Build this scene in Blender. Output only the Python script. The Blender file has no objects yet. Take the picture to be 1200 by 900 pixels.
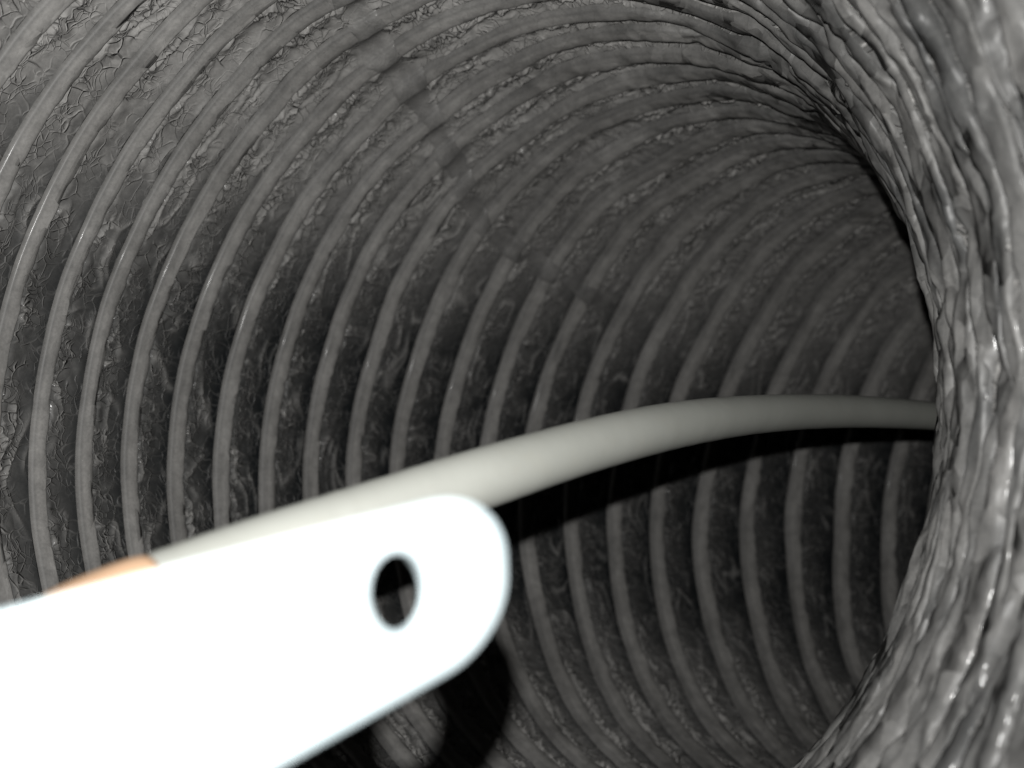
import bpy, math
import numpy as np
from mathutils import Matrix, Vector

scene = bpy.context.scene
COL = scene.collection

# ------------------------------------------------------------------ camera
R = 0.10                                  # duct radius in metres
F_PX = 988.0                              # focal length in pixels of the 1200 px wide photograph
YAW, PITCH, ROLL = -0.5242, 0.0824, 0.1557
CAM = np.array([-0.0040, 0.0, -0.1074]) * R


def cam_axes(y, p, r):
    cy, sy, cp, sp, cr, sr = math.cos(y), math.sin(y), math.cos(p), math.sin(p), math.cos(r), math.sin(r)
    fwd = np.array([-sy * cp, cy * cp, sp])
    right = np.array([cy, sy, 0.0])
    up = np.cross(right, fwd)
    return right * cr + up * sr, up * cr - right * sr, fwd


RT, UP, FW = cam_axes(YAW, PITCH, ROLL)
cam_data = bpy.data.cameras.new('camera')
cam_data.sensor_fit = 'HORIZONTAL'
cam_data.sensor_width = 36.0
cam_data.lens = 36.0 * F_PX / 1200.0
cam_data.clip_start = 0.002
cam_data.clip_end = 50.0
cam_data.dof.use_dof = True
cam_data.dof.focus_distance = 0.19
cam_data.dof.aperture_fstop = cam_data.lens * 1e-3 / 0.0020
cam = bpy.data.objects.new('camera', cam_data)
COL.objects.link(cam)
cam.matrix_world = Matrix(((RT[0], UP[0], -FW[0], CAM[0]), (RT[1], UP[1], -FW[1], CAM[1]),
                           (RT[2], UP[2], -FW[2], CAM[2]), (0, 0, 0, 1)))
scene.camera = cam

# ------------------------------------------------------------------ light: one small flash lamp beside the lens, no sky, no sun
world = bpy.data.worlds.new('World')
scene.world = world
world.use_nodes = True
world.node_tree.nodes['Background'].inputs[0].default_value = (0, 0, 0, 1)
world.node_tree.nodes['Background'].inputs[1].default_value = 0.0
flash_data = bpy.data.lights.new('phone_flash', 'POINT')
flash_data.energy = 1.75
flash_data.shadow_soft_size = 0.0010
flash_data.color = (1.0, 0.99, 0.97)
flash = bpy.data.objects.new('phone_flash', flash_data)
COL.objects.link(flash)
flash.location = CAM + UP * 0.0107 - RT * 0.0012

scene.render.engine = 'CYCLES'
scene.cycles.max_bounces = 2
scene.cycles.diffuse_bounces = 0
scene.cycles.glossy_bounces = 1
scene.view_settings.view_transform = 'Standard'
scene.view_settings.look = 'None'
scene.view_settings.exposure = 0.0
scene.view_settings.gamma = 1.0
scene.view_settings.use_curve_mapping = False


def at(u, v, z):
    """world point seen at photograph pixel (u, v) at depth z metres"""
    return CAM + FW * z + RT * ((u - 600.0) / F_PX * z) - UP * ((v - 450.0) / F_PX * z)


# ------------------------------------------------------------------ noise helpers (vectorised)
def hash3(i, j, k, seed):
    h = (i.astype(np.int64) * 374761393 + j.astype(np.int64) * 668265263 + k.astype(np.int64) * 2147483647 + seed * 974711) & 0xffffffff
    h = ((h ^ (h >> 13)) * 1274126177) & 0xffffffff
    h = (h ^ (h >> 16)) & 0xffffffff
    h = (h * 2246822519) & 0xffffffff
    return h ^ (h >> 15)


GR = np.array([(1, 1, 0), (-1, 1, 0), (1, -1, 0), (-1, -1, 0), (1, 0, 1), (-1, 0, 1), (1, 0, -1), (-1, 0, -1),
               (0, 1, 1), (0, -1, 1), (0, 1, -1), (0, -1, -1), (1, 1, 0), (-1, 1, 0), (0, -1, 1), (0, -1, -1)], np.float32)


def perlin(P, seed=0):
    Pi = np.floor(P)
    f = (P - Pi).astype(np.float32)
    Pi = Pi.astype(np.int64)
    w = f * f * f * (f * (f * 6 - 15) + 10)
    out = np.zeros(len(P), np.float32)
    for a in (0, 1):
        wa = w[:, 0] if a else 1 - w[:, 0]
        for b in (0, 1):
            wb = w[:, 1] if b else 1 - w[:, 1]
            for c in (0, 1):
                wc = w[:, 2] if c else 1 - w[:, 2]
                g = GR[hash3(Pi[:, 0] + a, Pi[:, 1] + b, Pi[:, 2] + c, seed) & 15]
                out += wa * wb * wc * (g[:, 0] * (f[:, 0] - a) + g[:, 1] * (f[:, 1] - b) + g[:, 2] * (f[:, 2] - c))
    return out


def fbm(P, octs, seed=0, gain=0.5):
    o = 0.0
    a = 1.0
    for k in range(octs):
        o = o + a * perlin(P * (2.03 ** k), seed + k * 17)
        a *= gain
    return o


def ridged(P, seed=0, sharp=6.0):
    return np.clip(1.0 - sharp * np.abs(perlin(P, seed)), 0, 1)


def worley_edge(P, seed=0):
    Pi = np.floor(P).astype(np.int64)
    f = (P - Pi).astype(np.float32)
    f1 = np.full(len(P), 9.0, np.float32)
    f2 = f1.copy()
    for a in (-1, 0, 1):
        for b in (-1, 0, 1):
            for c in (-1, 0, 1):
                h = hash3(Pi[:, 0] + a, Pi[:, 1] + b, Pi[:, 2] + c, seed)
                dx = a + (h & 1023) / 1023.0 - f[:, 0]
                dy = b + ((h >> 10) & 1023) / 1023.0 - f[:, 1]
                dz = c + ((h >> 20) & 1023) / 1023.0 - f[:, 2]
                d = np.sqrt(dx * dx + dy * dy + dz * dz).astype(np.float32)
                m = d < f1
                f2 = np.where(m, f1, np.minimum(f2, d))
                f1 = np.where(m, d, f1)
    return f2 - f1


def folds(P, seed, freqs, aniso):
    """crumpled sheet: sum of folded planes (triangle waves) in many directions, gives flat facets with sharp creases"""
    r = np.random.default_rng(seed)
    o = np.zeros(len(P), np.float32)
    for k, f in enumerate(freqs):
        pn = 1.1 * perlin(P * (f * 0.22), seed * 7 + k)
        for rep_ in range(2):
            d = r.normal(size=3)
            d[0] *= aniso[0] * 1.4
            d[1:] *= aniso[1]
            d /= max(np.linalg.norm(d), 1e-6)
            ph = (P @ d) * f + pn * (1 - 2 * rep_) + r.random()
            t = np.abs((ph % 1.0) * 2 - 1)
            o += (t * (freqs[0] / f) / (2 * len(freqs))).astype(np.float32)
    return o


def smooth(a, b, x):
    t = np.clip((x - a) / (b - a), 0, 1)
    return t * t * (3 - 2 * t)


# ------------------------------------------------------------------ materials
def new_mat(name):
    m = bpy.data.materials.new(name)
    m.use_nodes = True
    nt = m.node_tree
    bsdf = nt.nodes['Principled BSDF']
    return m, nt, bsdf


def link(nt, a, b):
    nt.links.new(a, b)


def noise_node(nt, scale, detail=3.0, rough=0.55, vec=None):
    n = nt.nodes.new('ShaderNodeTexNoise')
    n.inputs['Scale'].default_value = scale
    n.inputs['Detail'].default_value = detail
    n.inputs['Roughness'].default_value = rough
    if vec is not None:
        link(nt, vec, n.inputs['Vector'])
    return n


def ramp(nt, src, lo, hi, a=0.0, b=1.0):
    r = nt.nodes.new('ShaderNodeMapRange')
    r.inputs[1].default_value = lo
    r.inputs[2].default_value = hi
    r.inputs[3].default_value = a
    r.inputs[4].default_value = b
    link(nt, src, r.inputs[0])
    return r.outputs[0]


def mix_rgb(nt, fac, a, b):
    m = nt.nodes.new('ShaderNodeMix')
    m.data_type = 'RGBA'
    if isinstance(fac, float):
        m.inputs[0].default_value = fac
    else:
        link(nt, fac, m.inputs[0])
    for i, v in ((6, a), (7, b)):
        if isinstance(v, tuple):
            m.inputs[i].default_value = v
        else:
            link(nt, v, m.inputs[i])
    return m.outputs[2]


def math_node(nt, op, a, b=None):
    m = nt.nodes.new('ShaderNodeMath')
    m.operation = op
    for i, v in ((0, a), (1, b)):
        if v is None:
            continue
        if isinstance(v, (float, int)):
            m.inputs[i].default_value = v
        else:
            link(nt, v, m.inputs[i])
    return m.outputs[0]


def duct_material(name, bump_fine, coat, vein_dust, dust_a, dust_b):
    """black laminate film greyed by the stored amount: dusty coat plus painted-in light compensation"""
    m, nt, bsdf = new_mat(name)
    tc = nt.nodes.new('ShaderNodeTexCoord').outputs['Object']
    att = nt.nodes.new('ShaderNodeAttribute')
    att.attribute_name = 'dust_light'
    n1 = noise_node(nt, 260.0, 2.0, 0.65, tc)
    n2 = noise_node(nt, 1500.0, 1.0, 0.6, tc)
    n3 = noise_node(nt, 38.0, 0.0, 0.6, tc)
    d = math_node(nt, 'MULTIPLY', att.outputs['Fac'], ramp(nt, n1.outputs[0], 0.25, 0.75, 0.78, 1.18))
    d = math_node(nt, 'MULTIPLY', d, ramp(nt, n2.outputs[0], 0.2, 0.8, 0.86, 1.14))
    cr = nt.nodes.new('ShaderNodeAttribute')
    cr.attribute_name = 'crumple'
    mp = nt.nodes.new('ShaderNodeMapping')
    mp.inputs['Scale'].default_value = (1, 1, 1)
    link(nt, tc, mp.inputs['Vector'])
    wn = noise_node(nt, 150.0, 1.0, 0.5, mp.outputs[0])
    wv = nt.nodes.new('ShaderNodeVectorMath')
    wv.operation = 'MULTIPLY_ADD'
    link(nt, wn.outputs['Color'], wv.inputs[0])
    wv.inputs[1].default_value = (0.006, 0.006, 0.006)
    link(nt, tc, wv.inputs[2])
    sep = nt.nodes.new('ShaderNodeSeparateColor')
    link(nt, wn.outputs['Color'], sep.inputs[0])
    gates = (sep.outputs[1], sep.outputs[2])
    veins = None
    for sc, wd, am in ((210.0, 0.06, 1.0), (430.0, 0.08, 0.7)) if vein_dust > 0 else ():
        vo = nt.nodes.new('ShaderNodeTexVoronoi')
        vo.feature = 'DISTANCE_TO_EDGE'
        vo.inputs['Scale'].default_value = sc
        link(nt, wv.outputs[0], vo.inputs['Vector'])
        gate = gates[0 if sc < 300 else 1]
        v = math_node(nt, 'MULTIPLY', ramp(nt, vo.outputs['Distance'], 0.0, wd, am, 0.0), ramp(nt, gate, 0.42, 0.58))
        veins = v if veins is None else math_node(nt, 'MAXIMUM', veins, v)
    if veins is not None:
        veins = math_node(nt, 'MULTIPLY', veins, cr.outputs['Fac'])
        d = math_node(nt, 'ADD', d, math_node(nt, 'MULTIPLY', veins, vein_dust))
    dm = math_node(nt, 'MINIMUM', math_node(nt, 'MAXIMUM', d, 0.0), 1.0)
    dustc = mix_rgb(nt, ramp(nt, n3.outputs[0], 0.3, 0.7), dust_a, dust_b)
    col = mix_rgb(nt, dm, (0.0060, 0.0080, 0.0095, 1), dustc)
    link(nt, col, bsdf.inputs['Base Color'])
    link(nt, ramp(nt, dm, 0.0, 1.0, 0.40, 0.66), bsdf.inputs['Roughness'])
    bsdf.inputs['Specular IOR Level'].default_value = 0.30
    # sharp little wrinkles of the laminate, only where it is slack
    k1 = math_node(nt, 'ABSOLUTE', math_node(nt, 'SUBTRACT', wn.outputs[0], 0.5))
    if vein_dust <= 0:
        # flat facets with sharp borders, like crumpled foil: every cell is tilted its own way
        k1 = None
        for sc, zs, am in ((95.0, 0.38, 220.0), (230.0, 0.6, 190.0)):
            mv = nt.nodes.new('ShaderNodeMapping')
            mv.inputs['Scale'].default_value = (1, 1, zs)
            link(nt, wv.outputs[0], mv.inputs['Vector'])
            vo = nt.nodes.new('ShaderNodeTexVoronoi')
            vo.inputs['Scale'].default_value = sc
            link(nt, mv.outputs[0], vo.inputs['Vector'])
            df = nt.nodes.new('ShaderNodeVectorMath')
            df.operation = 'SUBTRACT'
            link(nt, mv.outputs[0], df.inputs[0])
            link(nt, vo.outputs['Position'], df.inputs[1])
            cc = nt.nodes.new('ShaderNodeVectorMath')
            cc.operation = 'SUBTRACT'
            link(nt, vo.outputs['Color'], cc.inputs[0])
            cc.inputs[1].default_value = (0.5, 0.5, 0.5)
            dt = nt.nodes.new('ShaderNodeVectorMath')
            dt.operation = 'DOT_PRODUCT'
            link(nt, df.outputs[0], dt.inputs[0])
            link(nt, cc.outputs[0], dt.inputs[1])
            k = math_node(nt, 'MULTIPLY', dt.outputs['Value'], am)
            k1 = k if k1 is None else math_node(nt, 'ADD', k1, k)
    hgt = math_node(nt, 'MULTIPLY', math_node(nt, 'MULTIPLY', k1, cr.outputs['Fac']), 0.6 if vein_dust > 0 else 1.0)
    if veins is not None:
        hgt = math_node(nt, 'ADD', hgt, math_node(nt, 'MULTIPLY', veins, 0.22))
    b1 = nt.nodes.new('ShaderNodeBump')
    b1.inputs['Strength'].default_value = bump_fine
    b1.inputs['Distance'].default_value = 0.0035
    link(nt, hgt, b1.inputs['Height'])
    link(nt, b1.outputs[0], bsdf.inputs['Normal'])
    # thin clear gloss of the laminate: gives the wiry glints
    bsdf.inputs['Coat Weight'].default_value = coat
    bsdf.inputs['Coat Roughness'].default_value = 0.09
    return m


M_FILM = duct_material('laminate_film', 1.0, 0.05, 0.75, (0.31, 0.303, 0.291, 1), (0.37, 0.362, 0.349, 1))
M_COIL = duct_material('covered_wire', 0.9, 0.05, 0.0, (0.335, 0.326, 0.312, 1), (0.385, 0.376, 0.361, 1))

m, nt, bsdf = new_mat('white_plastic')
tc = nt.nodes.new('ShaderNodeTexCoord').outputs['Object']
n1 = noise_node(nt, 120.0, 4.0, 0.6, tc)
link(nt, mix_rgb(nt, ramp(nt, n1.outputs[0], 0.3, 0.7), (0.27, 0.32, 0.335, 1), (0.30, 0.345, 0.36, 1)), bsdf.inputs['Base Color'])
bsdf.inputs['Roughness'].default_value = 0.4
M_WHITE = m

m, nt, bsdf = new_mat('pale_hose_plastic')
tc = nt.nodes.new('ShaderNodeTexCoord').outputs['Object']
n1 = noise_node(nt, 60.0, 4.0, 0.6, tc)
n2 = noise_node(nt, 700.0, 2.0, 0.5, tc)
c = mix_rgb(nt, ramp(nt, n1.outputs[0], 0.35, 0.7), (0.262, 0.268, 0.245, 1), (0.290, 0.296, 0.272, 1))
n3 = noise_node(nt, 210.0, 5.0, 0.7, tc)
c = mix_rgb(nt, ramp(nt, n3.outputs[0], 0.52, 0.75, 0.0, 0.22), c, (0.27, 0.26, 0.22, 1))
c = mix_rgb(nt, ramp(nt, n2.outputs[0], 0.72, 0.80, 0.0, 0.35), c, (0.2, 0.15, 0.13, 1))
link(nt, c, bsdf.inputs['Base Color'])
bsdf.inputs['Roughness'].default_value = 0.5
b = nt.nodes.new('ShaderNodeBump')
b.inputs['Strength'].default_value = 0.25
b.inputs['Distance'].default_value = 0.0005
link(nt, n1.outputs[0], b.inputs['Height'])
link(nt, b.outputs[0], bsdf.inputs['Normal'])
M_HOSE = m

m, nt, bsdf = new_mat('orange_tan_rubber')
tc = nt.nodes.new('ShaderNodeTexCoord').outputs['Object']
n1 = noise_node(nt, 200.0, 3.0, 0.6, tc)
link(nt, mix_rgb(nt, ramp(nt, n1.outputs[0], 0.3, 0.7), (0.38, 0.245, 0.155, 1), (0.42, 0.275, 0.175, 1)), bsdf.inputs['Base Color'])
bsdf.inputs['Roughness'].default_value = 0.55
M_ORANGE = m

# ------------------------------------------------------------------ the duct: a bent tube with a helical wire
DP, S0, GROW, TILT, ELL = 0.0932, 1.8386, 0.6835, -0.0173, 1.09
KN = np.array([-1.0, 0.8, 2.0, 3.2, 7.0])
KV = np.array([0.4368, 0.4549, 0.503, 0.4516, -0.2536])
CS = np.linspace(-1.0, 7.0, 1601)
_d = CS[1] - CS[0]
_k = np.interp(CS, KN, KV)
CH = np.concatenate([[0], np.cumsum((_k[1:] + _k[:-1]) / 2 * _d)])
_i0 = int(np.argmin(np.abs(CS)))
CH -= CH[_i0]
CX = np.concatenate([[0], np.cumsum(np.sin((CH[1:] + CH[:-1]) / 2) * _d)])
CY = np.concatenate([[0], np.cumsum(np.cos((CH[1:] + CH[:-1]) / 2) * _d)])
CX -= CX[_i0]
CY -= CY[_i0]


def station(xi):
    return S0 + DP * (xi + np.where(xi > 0, GROW * xi * xi / 20.0, 0.0))


def duct_surface(xi, phi, tau, lift=0.0, plain=False):
    """xi: turn number along the helix, tau: place inside the turn (0 on the wire). Returns points (metres) and grey amount (dusty, with painted light)"""
    x2 = xi + phi / (2 * np.pi)
    s = station(x2)
    pitch = DP * (1 + np.where(x2 > 0, GROW * x2 / 10.0, 0.0))
    co, si = np.cos(phi), np.sin(phi)
    kap = np.interp(s, CS, _k)
    loc = pitch * (1 + kap * co)                         # true distance between turns here
    cyl = np.stack([s, co, si], -1)                      # straightened duct, for the noise
    inner = smooth(0.15, -0.75, co)                      # 1 on the inside of the bend
    top = smooth(0.35, 1.4, phi) * (1 - inner)
    low = smooth(-0.55, -1.25, phi) * (1 - inner)
    dtop = smooth(0.10, 1.0, phi) * (1 - inner)
    # wander of the turns along the duct
    wob = perlin(cyl * np.array([2.2, 2.0, 2.0]), 3) * 0.10 + perlin(cyl * np.array([6.0, 5.0, 5.0]), 5) * 0.05 * (0.4 + inner)
    wob = wob + inner * 0.55 * perlin(cyl * np.array([9.0, 2.6, 2.6]), 9) + top * 0.22 * perlin(cyl * np.array([8.0, 2.6, 2.6]), 10)
    s = s + TILT * co + wob * pitch
    w = coil_half(phi)
    at_ = np.abs(tau)
    ragged = np.exp(-((tau - w) / 0.07) ** 2) * (0.035 * perlin(cyl * np.array([3.0, 17.0, 17.0]), 14) + 0.03 * perlin(cyl * np.array([3.0, 43.0, 43.0]), 16)) + np.exp(-((tau - 1 + w) / 0.05) ** 2) * 0.03 * perlin(cyl * np.array([3.0, 20.0, 20.0]), 15)
    s = s + pitch * ragged * (1 - 0.5 * inner)
    t4 = np.clip(np.abs(tau) / w, 0, 1)
    hw = w * loc
    hc = np.minimum(0.56 * hw, 0.019) * (1 - 0.35 * inner)
    # the covering is drawn tight on the near side of the wire and slopes off behind it
    tent = (0.22 + 0.33 * dtop + 0.20 * low) * (1 - inner)
    prof = np.sqrt(np.clip(1 - t4 ** (3.0 + 3.0 * inner), 0, 1))
    h = np.where(at_ <= w, hc * np.where(tau > 0, np.maximum(prof, 0) * (1 - tent) + tent, prof), 0.0)
    g = np.clip((tau - w) / (1 - 2 * w), 0, 1)
    film = (tau > w)
    bow = np.sin(np.pi * g)
    h = h + np.where(film, hc * tent * (1 - g) ** 1.3 - bow * (0.005 + 0.050 * inner + 0.010 * top + 0.008 * low), 0.0)
    # creases of the film
    warp = np.stack([perlin(cyl * 8.0, 21), perlin(cyl * 8.0, 22), perlin(cyl * 8.0, 23)], -1)
    q = cyl + 0.030 * warp
    m1 = smooth(-0.20, 0.25, perlin(q * np.array([9.0, 7.0, 7.0]), 62))
    m2 = smooth(-0.15, 0.25, perlin(q * np.array([9.0, 9.0, 9.0]), 63))
    line = ridged(q * np.array([26.0, 4.5, 4.5]), 51, 6.5) * m1
    cross = ridged(q * np.array([10.0, 26.0, 26.0]), 52, 5.5) * m2
    patch = smooth(-0.22, 0.22, perlin(q * np.array([3.0, 4.0, 4.0]), 61) + 0.06)
    near = np.where(film, smooth(1.0, 0.10, g + 0.35 * perlin(q * np.array([5.0, 11.0, 11.0]), 64)), 0.0)
    edge = np.where(film, smooth(0, 0.08, g) * smooth(0, 0.06, 1 - g), 0.0)
    seam_phi = np.interp(s, [1.2, 2.06, 2.42, 2.6, 2.82, 3.46, 3.8, 5.0], [1.3, 1.08, 0.98, 0.88, 0.72, 0.56, 0.42, 0.1])
    sd = np.abs(phi - seam_phi + 0.06 * perlin(q * 16.0, 71))
    seam = (1 - smooth(0.030, 0.065, sd)) * smooth(-0.30, 0.1, perlin(q * 12.0, 72) + 0.10) * smooth(4.4, 2.4, s)
    slack = np.clip(inner + 0.40 * top + 0.30 * low, 0, 1)
    amp = edge * (0.0 if plain else 1.0) * (1 - 0.8 * seam)
    zone = np.clip(near * (0.50 + 0.50 * patch) + 0.15 * top + 0.15 * low, 0, 1)
    fine = folds(q, 7, [20, 26, 33, 41, 52], (0.6, 1.0)) 
    relief = 0.0130 * line * (0.45 + 0.55 * zone) + 0.0110 * cross * zone + zone * 0.0380 * (fine - 0.2)
    h = h + amp * relief * (1 + 0.3 * top + 0.4 * low)
    # on the inside of the bend the covering is slack: flat facets between sharp folds, over the wire too
    big = folds(cyl, 11, [4.0, 5.5, 7.0, 9.5], (1.0, 0.40))
    mid_ = folds(q, 13, [10, 13, 17, 22], (0.9, 0.8))
    h = h + slack * (0.050 * big + 0.020 * mid_ + 0.006 * fine - 0.028 - 0.018 * inner * ridged(q * np.array([11.0, 1.8, 1.8]), 86, 8.0))
    h = h + 0.0022 * fbm(cyl * 5.0, 2, 95)
    # grey amount: dusty surface, with light compensation painted in at ceiling and inner bend
    lines = np.clip(0.55 * line ** 1.5 + 0.45 * cross ** 1.5 * zone, 0, 1)
    shelf = np.where(film, (1 - g) ** 2, 0.0)
    du_f = 0.03 + 0.16 * smooth(2.25, 1.75, s) * (1 - inner) + (0.52 + 0.50 * smooth(3.2, 1.7, s)) * dtop + 0.28 * inner + 0.28 * low + amp * (0.85 * lines + zone * (0.14 + 0.20 * dtop + 0.2 * low)) + shelf * (0.08 + 0.30 * dtop + 0.25 * low)  # dusty film, ceiling painted brighter and inner bend dimmer to even out the flash
    du_f = du_f * (1 - 0.45 * smooth(0.70, 1.0, g) * (1 - inner) * (1 - 0.5 * dtop))
    du_c = 0.84 + 0.14 * perlin(q * np.array([8.0, 6.0, 6.0]), 98) - 0.38 * smooth(-0.30, -0.65, tau / w + 0.25 * perlin(q * np.array([4.0, 9.0, 9.0]), 99)) * (1 - inner) - 0.55 * inner  # wire near edge darker; inner bend painted dimmer to offset flash falloff
    du = np.where(film, np.minimum(du_f, 0.86), du_c)
    du = du - slack * 0.11 * smooth(0.05, 0.4, perlin(q * np.array([7.0, 4.0, 4.0]), 97))
    du = du * (1 - 0.15 * seam)
    # to world
    X = np.interp(s, CS, CX)
    Y = np.interp(s, CS, CY)
    H = np.interp(s, CS, CH)
    rr = 1.0 - h - lift
    P = np.stack([X - rr * co * np.cos(H), Y + rr * co * np.sin(H), ELL * rr * si], -1) * R
    crumple = np.where(film, 0.25 + 0.75 * np.maximum(zone, slack), np.maximum(0.9 * slack ** 1.5, 0.22 * smooth(0.1, 0.9, tau / w)))
    return P, np.clip(du, 0, 1), crumple * (1 - 0.7 * seam)


def coil_half(phi):
    return np.minimum(0.168 * 1.46 / (1 + 0.46 * np.cos(phi)), 0.43)


def strip(n, film, cols, rows):
    """grid of one turn: (rows+1) x (cols+1) samples round the duct and across the turn"""
    phi = np.linspace(-np.pi, np.pi, rows + 1)
    u = np.linspace(0, 1, cols + 1)
    PH, U = np.meshgrid(phi, u, indexing='ij')
    w = coil_half(PH)
    if film:
        T = w + U * (1 - 2 * w)
        T = np.minimum(np.maximum(T, w + 1e-7), 1 - w)
    else:
        T = -np.cos(np.pi * U) * w
    return (n + T).ravel(), PH.ravel(), T.ravel()


def grid_faces(rows, cols):
    i = np.arange(rows)[:, None] * (cols + 1) + np.arange(cols)[None, :]
    return np.stack([i, i + 1, i + cols + 2, i + cols + 1], -1).reshape(-1, 4)


def mesh_from(name, V, Fq, dust_light, crumple):
    me = bpy.data.meshes.new(name)
    me.vertices.add(len(V))
    me.vertices.foreach_set('co', np.ascontiguousarray(V, np.float32).ravel())
    me.loops.add(Fq.size)
    me.loops.foreach_set('vertex_index', np.ascontiguousarray(Fq, np.int32).ravel())
    me.polygons.add(len(Fq))
    me.polygons.foreach_set('loop_start', np.arange(0, Fq.size, 4, dtype=np.int32))
    me.polygons.foreach_set('loop_total', np.full(len(Fq), 4, np.int32))
    me.polygons.foreach_set('use_smooth', np.ones(len(Fq), bool))
    for key, val in (('dust_light', dust_light), ('crumple', crumple)):
        a = me.attributes.new(key, 'FLOAT', 'POINT')
        a.data.foreach_set('value', np.ascontiguousarray(val, np.float32))
    me.update(calc_edges=True)
    return me


duct = bpy.data.objects.new('flexible_duct', None)
COL.objects.link(duct)
duct['label'] = 'dusty black ribbed flexible duct bending to the right, seen from inside'
duct['category'] = 'duct'

N0, N1 = -24, 24
jobs = []
for n in range(N0, N1 + 1):
    hi = n >= -9
    rows = 1150 if hi else 260
    jobs.append((n, False, 8 if hi else 6, rows))
    if n < N1:
        jobs.append((n, True, 20 if hi else 6, rows))
XI, PHI, TAU = [], [], []
for j in jobs:
    a, b_, c_ = strip(*j)
    XI.append(a)
    PHI.append(b_)
    TAU.append(c_)
PTS, DU, CR = duct_surface(np.concatenate(XI), np.concatenate(PHI), np.concatenate(TAU))
off = 0
fv, ff, fd, fk, base = [], [], [], [], 0
for j, a in zip(jobs, XI):
    k = len(a)
    P, D, K = PTS[off:off + k], DU[off:off + k], CR[off:off + k]
    off += k
    faces = grid_faces(j[3], j[2])
    if j[1]:
        fv.append(P)
        fd.append(D)
        fk.append(K)
        ff.append(faces + base)
        base += k
    else:
        me = mesh_from('wire_coil', P, faces, D, K)
        me.materials.append(M_COIL)
        o = bpy.data.objects.new('wire_coil', me)
        COL.objects.link(o)
        o.parent = duct
me = mesh_from('film_liner', np.concatenate(fv), np.concatenate(ff), np.concatenate(fd), np.concatenate(fk))
me.materials.append(M_FILM)
o = bpy.data.objects.new('film_liner', me)
COL.objects.link(o)
o.parent = duct
o['label'] = 'black crinkled laminate film stretched between the wire turns'


# seam strip: a band of film glued across the turns along the duct
xs = np.linspace(0.9, 11.6, 800)
vs = np.linspace(-1, 1, 13)
XS, VS = np.meshgrid(xs, vs, indexing='ij')
XS, VS = XS.ravel(), VS.ravel()
s_ap = station(XS + 0.14)
ph_c = np.interp(s_ap, [1.2, 2.06, 2.42, 2.6, 2.82, 3.46, 3.8, 5.0], [1.3, 1.08, 0.98, 0.88, 0.72, 0.56, 0.42, 0.1])
wid = (0.050 - 0.010 * (XS / 13.0)) * (1 + 0.9 * perlin(np.stack([XS * 0.9, np.sign(VS) * 3.0, VS * 0], -1), 120))
ph_s = ph_c + VS * wid + 0.02 * perlin(np.stack([XS * 0.5, XS * 0, XS * 0], -1), 121)
TS_ = XS - np.floor(XS + coil_half(ph_s))
lift = 0.0035 + 0.003 * perlin(np.stack([XS * 2.2, VS * 1.5, XS * 0], -1), 122) - 0.0045 * np.abs(VS) ** 6
P, D, K = duct_surface(XS, ph_s, TS_, lift, True)
blot = perlin(np.stack([XS * 1.6, VS * 0.9, XS * 0], -1), 123)
D = np.clip(0.58 + 0.30 * (D - 0.45) + 0.18 * blot - 0.012 * XS, 0.05, 0.8)
me = mesh_from('seam_strip', P, grid_faces(len(xs) - 1, len(vs) - 1), D, np.full(len(D), 0.12))
me.materials.append(M_FILM)
o = bpy.data.objects.new('seam_strip', me)
COL.objects.link(o)
o.parent = duct
o['label'] = 'narrow darker strip of film crossing the wire turns'


# ------------------------------------------------------------------ the pale hose
HOSE_R = 0.00465
hp = [(-260, 950, 0.072), (-120, 852, 0.078), (0, 782, 0.0845), (100, 731, 0.0915), (200, 688, 0.0985), (300, 651, 0.1055),
      (420, 609, 0.114), (500, 582, 0.121), (600, 549.5, 0.1310), (700, 519.5, 0.1470), (800, 496.5, 0.1710), (900, 484.5, 0.2050),
      (1000, 482, 0.2430), (1103, 488, 0.2780), (1180, 497, 0.304), (1270, 512, 0.33)]
HP = np.array([at(*q) for q in hp])


def catmull(P, per):
    P = np.vstack([2 * P[0] - P[1], P, 2 * P[-1] - P[-2]])
    out = []
    for i in range(1, len(P) - 2):
        for t in np.linspace(0, 1, per, endpoint=False):
            a, b_, c_, d_ = P[i - 1], P[i], P[i + 1], P[i + 2]
            out.append(0.5 * ((2 * b_) + (c_ - a) * t + (2 * a - 5 * b_ + 4 * c_ - d_) * t * t + (3 * b_ - a - 3 * c_ + d_) * t ** 3))
    out.append(P[-2])
    return np.array(out)


def smooth_path(P, times):
    P = P.copy()
    for _ in range(times):
        P[1:-1] = 0.25 * P[:-2] + 0.5 * P[1:-1] + 0.25 * P[2:]
    return P


def tube(name, path, radii, mat, parent=None, seg=40, cap=True):
    n = len(path)
    T = np.gradient(path, axis=0)
    T /= np.linalg.norm(T, axis=1)[:, None]
    N = np.cross(T, np.array([0.0, 0.0, 1.0]))
    N /= np.linalg.norm(N, axis=1)[:, None]
    B = np.cross(T, N)
    an = np.linspace(0, 2 * np.pi, seg, endpoint=False)
    V = (path[:, None] + radii[:, None, None] * (np.cos(an)[None, :, None] * N[:, None] + np.sin(an)[None, :, None] * B[:, None])).reshape(-1, 3)
    F = []
    for i in range(n - 1):
        for k in range(seg):
            F.append((i * seg + k, i * seg + (k + 1) % seg, (i + 1) * seg + (k + 1) % seg, (i + 1) * seg + k))
    if cap:
        F.append(tuple(range(seg))[::-1])
        F.append(tuple((n - 1) * seg + k for k in range(seg)))
    me = bpy.data.meshes.new(name)
    me.from_pydata([tuple(v) for v in V], [], F)
    for p in me.polygons:
        p.use_smooth = len(p.vertices) == 4
    me.materials.append(mat)
    me.update()
    ob = bpy.data.objects.new(name, me)
    COL.objects.link(ob)
    if parent:
        ob.parent = parent
    return ob


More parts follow.
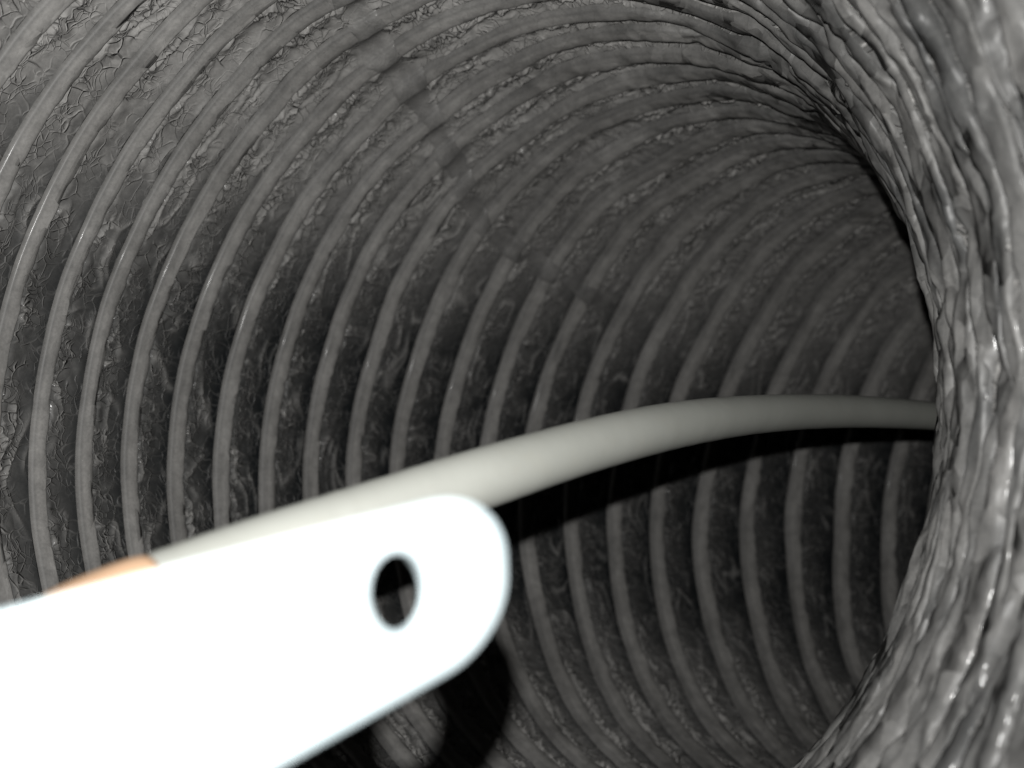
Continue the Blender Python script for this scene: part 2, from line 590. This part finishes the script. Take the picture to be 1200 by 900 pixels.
path = smooth_path(catmull(HP, 12), 14)
hose = bpy.data.objects.new('pale_hose', None)
COL.objects.link(hose)
hose['label'] = 'pale cream plastic hose curving from the white handle across the duct'
hose['category'] = 'hose'
rng = np.random.default_rng(4)
rad = HOSE_R * (1 + 0.010 * np.sin(np.arange(len(path)) * 0.23) + 0.004 * rng.standard_normal(len(path)))
tube('hose_wall', path, rad, M_HOSE, hose)
# orange-tan sleeve on the near end, between photograph x = 62 and 190
uu = 600 + F_PX * ((path - CAM) @ RT) / ((path - CAM) @ FW)
i0, i1 = int(np.argmin(np.abs(uu - 66))), int(np.argmin(np.abs(uu - 184)))
sp = path[i0:i1 + 1]
kk = np.linspace(-1, 1, len(sp))
sl = tube('sleeve', sp, HOSE_R * (1.0 + 0.07 * np.clip(1 - kk ** 4, 0, 1)), M_ORANGE, hose)
sl['label'] = 'orange-tan sleeve round the hose beside the handle'

# ------------------------------------------------------------------ the white handle with a round hole
def cam_vec(x, y, z):
    return RT * x + UP * y + FW * z


A = cam_vec(0.0250, 0.0031, 0.0343)
A /= np.linalg.norm(A)
W = UP - A * float(UP @ A)
W /= np.linalg.norm(W)
NRM = np.cross(A, W)
mid = at(520, 686, 0.0563)
if float(NRM @ (CAM - mid)) < 0:
    NRM = -NRM
HW = 0.00569                                # half width
TIP = 0.00634                               # from mid to the tip along the axis
BACK = -0.04658


def outline():
    pts = []
    rc, rx = 0.00505, 0.00712
    for k in range(13):                    # rounded corners at the tip
        t = math.radians(-90 + 90 * k / 12)
        pts.append((TIP - rx + rx * math.cos(t), -HW + rc + rc * math.sin(t)))
    for k in range(13):
        t = math.radians(90 * k / 12)
        pts.append((TIP - rx + rx * math.cos(t), HW - rc + rc * math.sin(t)))
    pts.append((BACK, HW * 1.02))
    pts.append((BACK, -HW * 1.02))
    return pts


cu = bpy.data.curves.new('handle_outline', 'CURVE')
cu.dimensions = '2D'
cu.fill_mode = 'BOTH'
hole_c = (-0.00453, 0.00078)
for pts in (outline(), [(hole_c[0] + 0.0029 * math.cos(t), hole_c[1] + 0.0027 * math.sin(t) - 0.0007 * math.cos(t)) for t in np.linspace(0, 2 * math.pi, 40, endpoint=False)]):
    spn = cu.splines.new('POLY')
    spn.points.add(len(pts) - 1)
    for q, (x, y) in zip(spn.points, pts):
        q.co = (x, y, 0, 1)
    spn.use_cyclic_u = True
cu.extrude = 0.0002
cu.bevel_depth = 0.0004
cu.bevel_resolution = 4
cu.offset = -0.0004
tmp = bpy.data.objects.new('tmp', cu)
COL.objects.link(tmp)
dg = bpy.context.evaluated_depsgraph_get()
hme = bpy.data.meshes.new_from_object(tmp.evaluated_get(dg))
bpy.data.objects.remove(tmp)
bpy.data.curves.remove(cu)
hme.name = 'white_handle'
hme.materials.clear()
hme.materials.append(M_WHITE)
for p in hme.polygons:
    p.use_smooth = True
handle = bpy.data.objects.new('white_handle', hme)
COL.objects.link(handle)
yv = np.cross(NRM, A)                       # right-handed frame A, yv, NRM
handle.matrix_world = Matrix(((A[0], yv[0], NRM[0], mid[0]), (A[1], yv[1], NRM[1], mid[1]), (A[2], yv[2], NRM[2], mid[2]), (0, 0, 0, 1)))
handle['label'] = 'bright white flat plastic handle with rounded end and one round hole'
handle['category'] = 'handle'
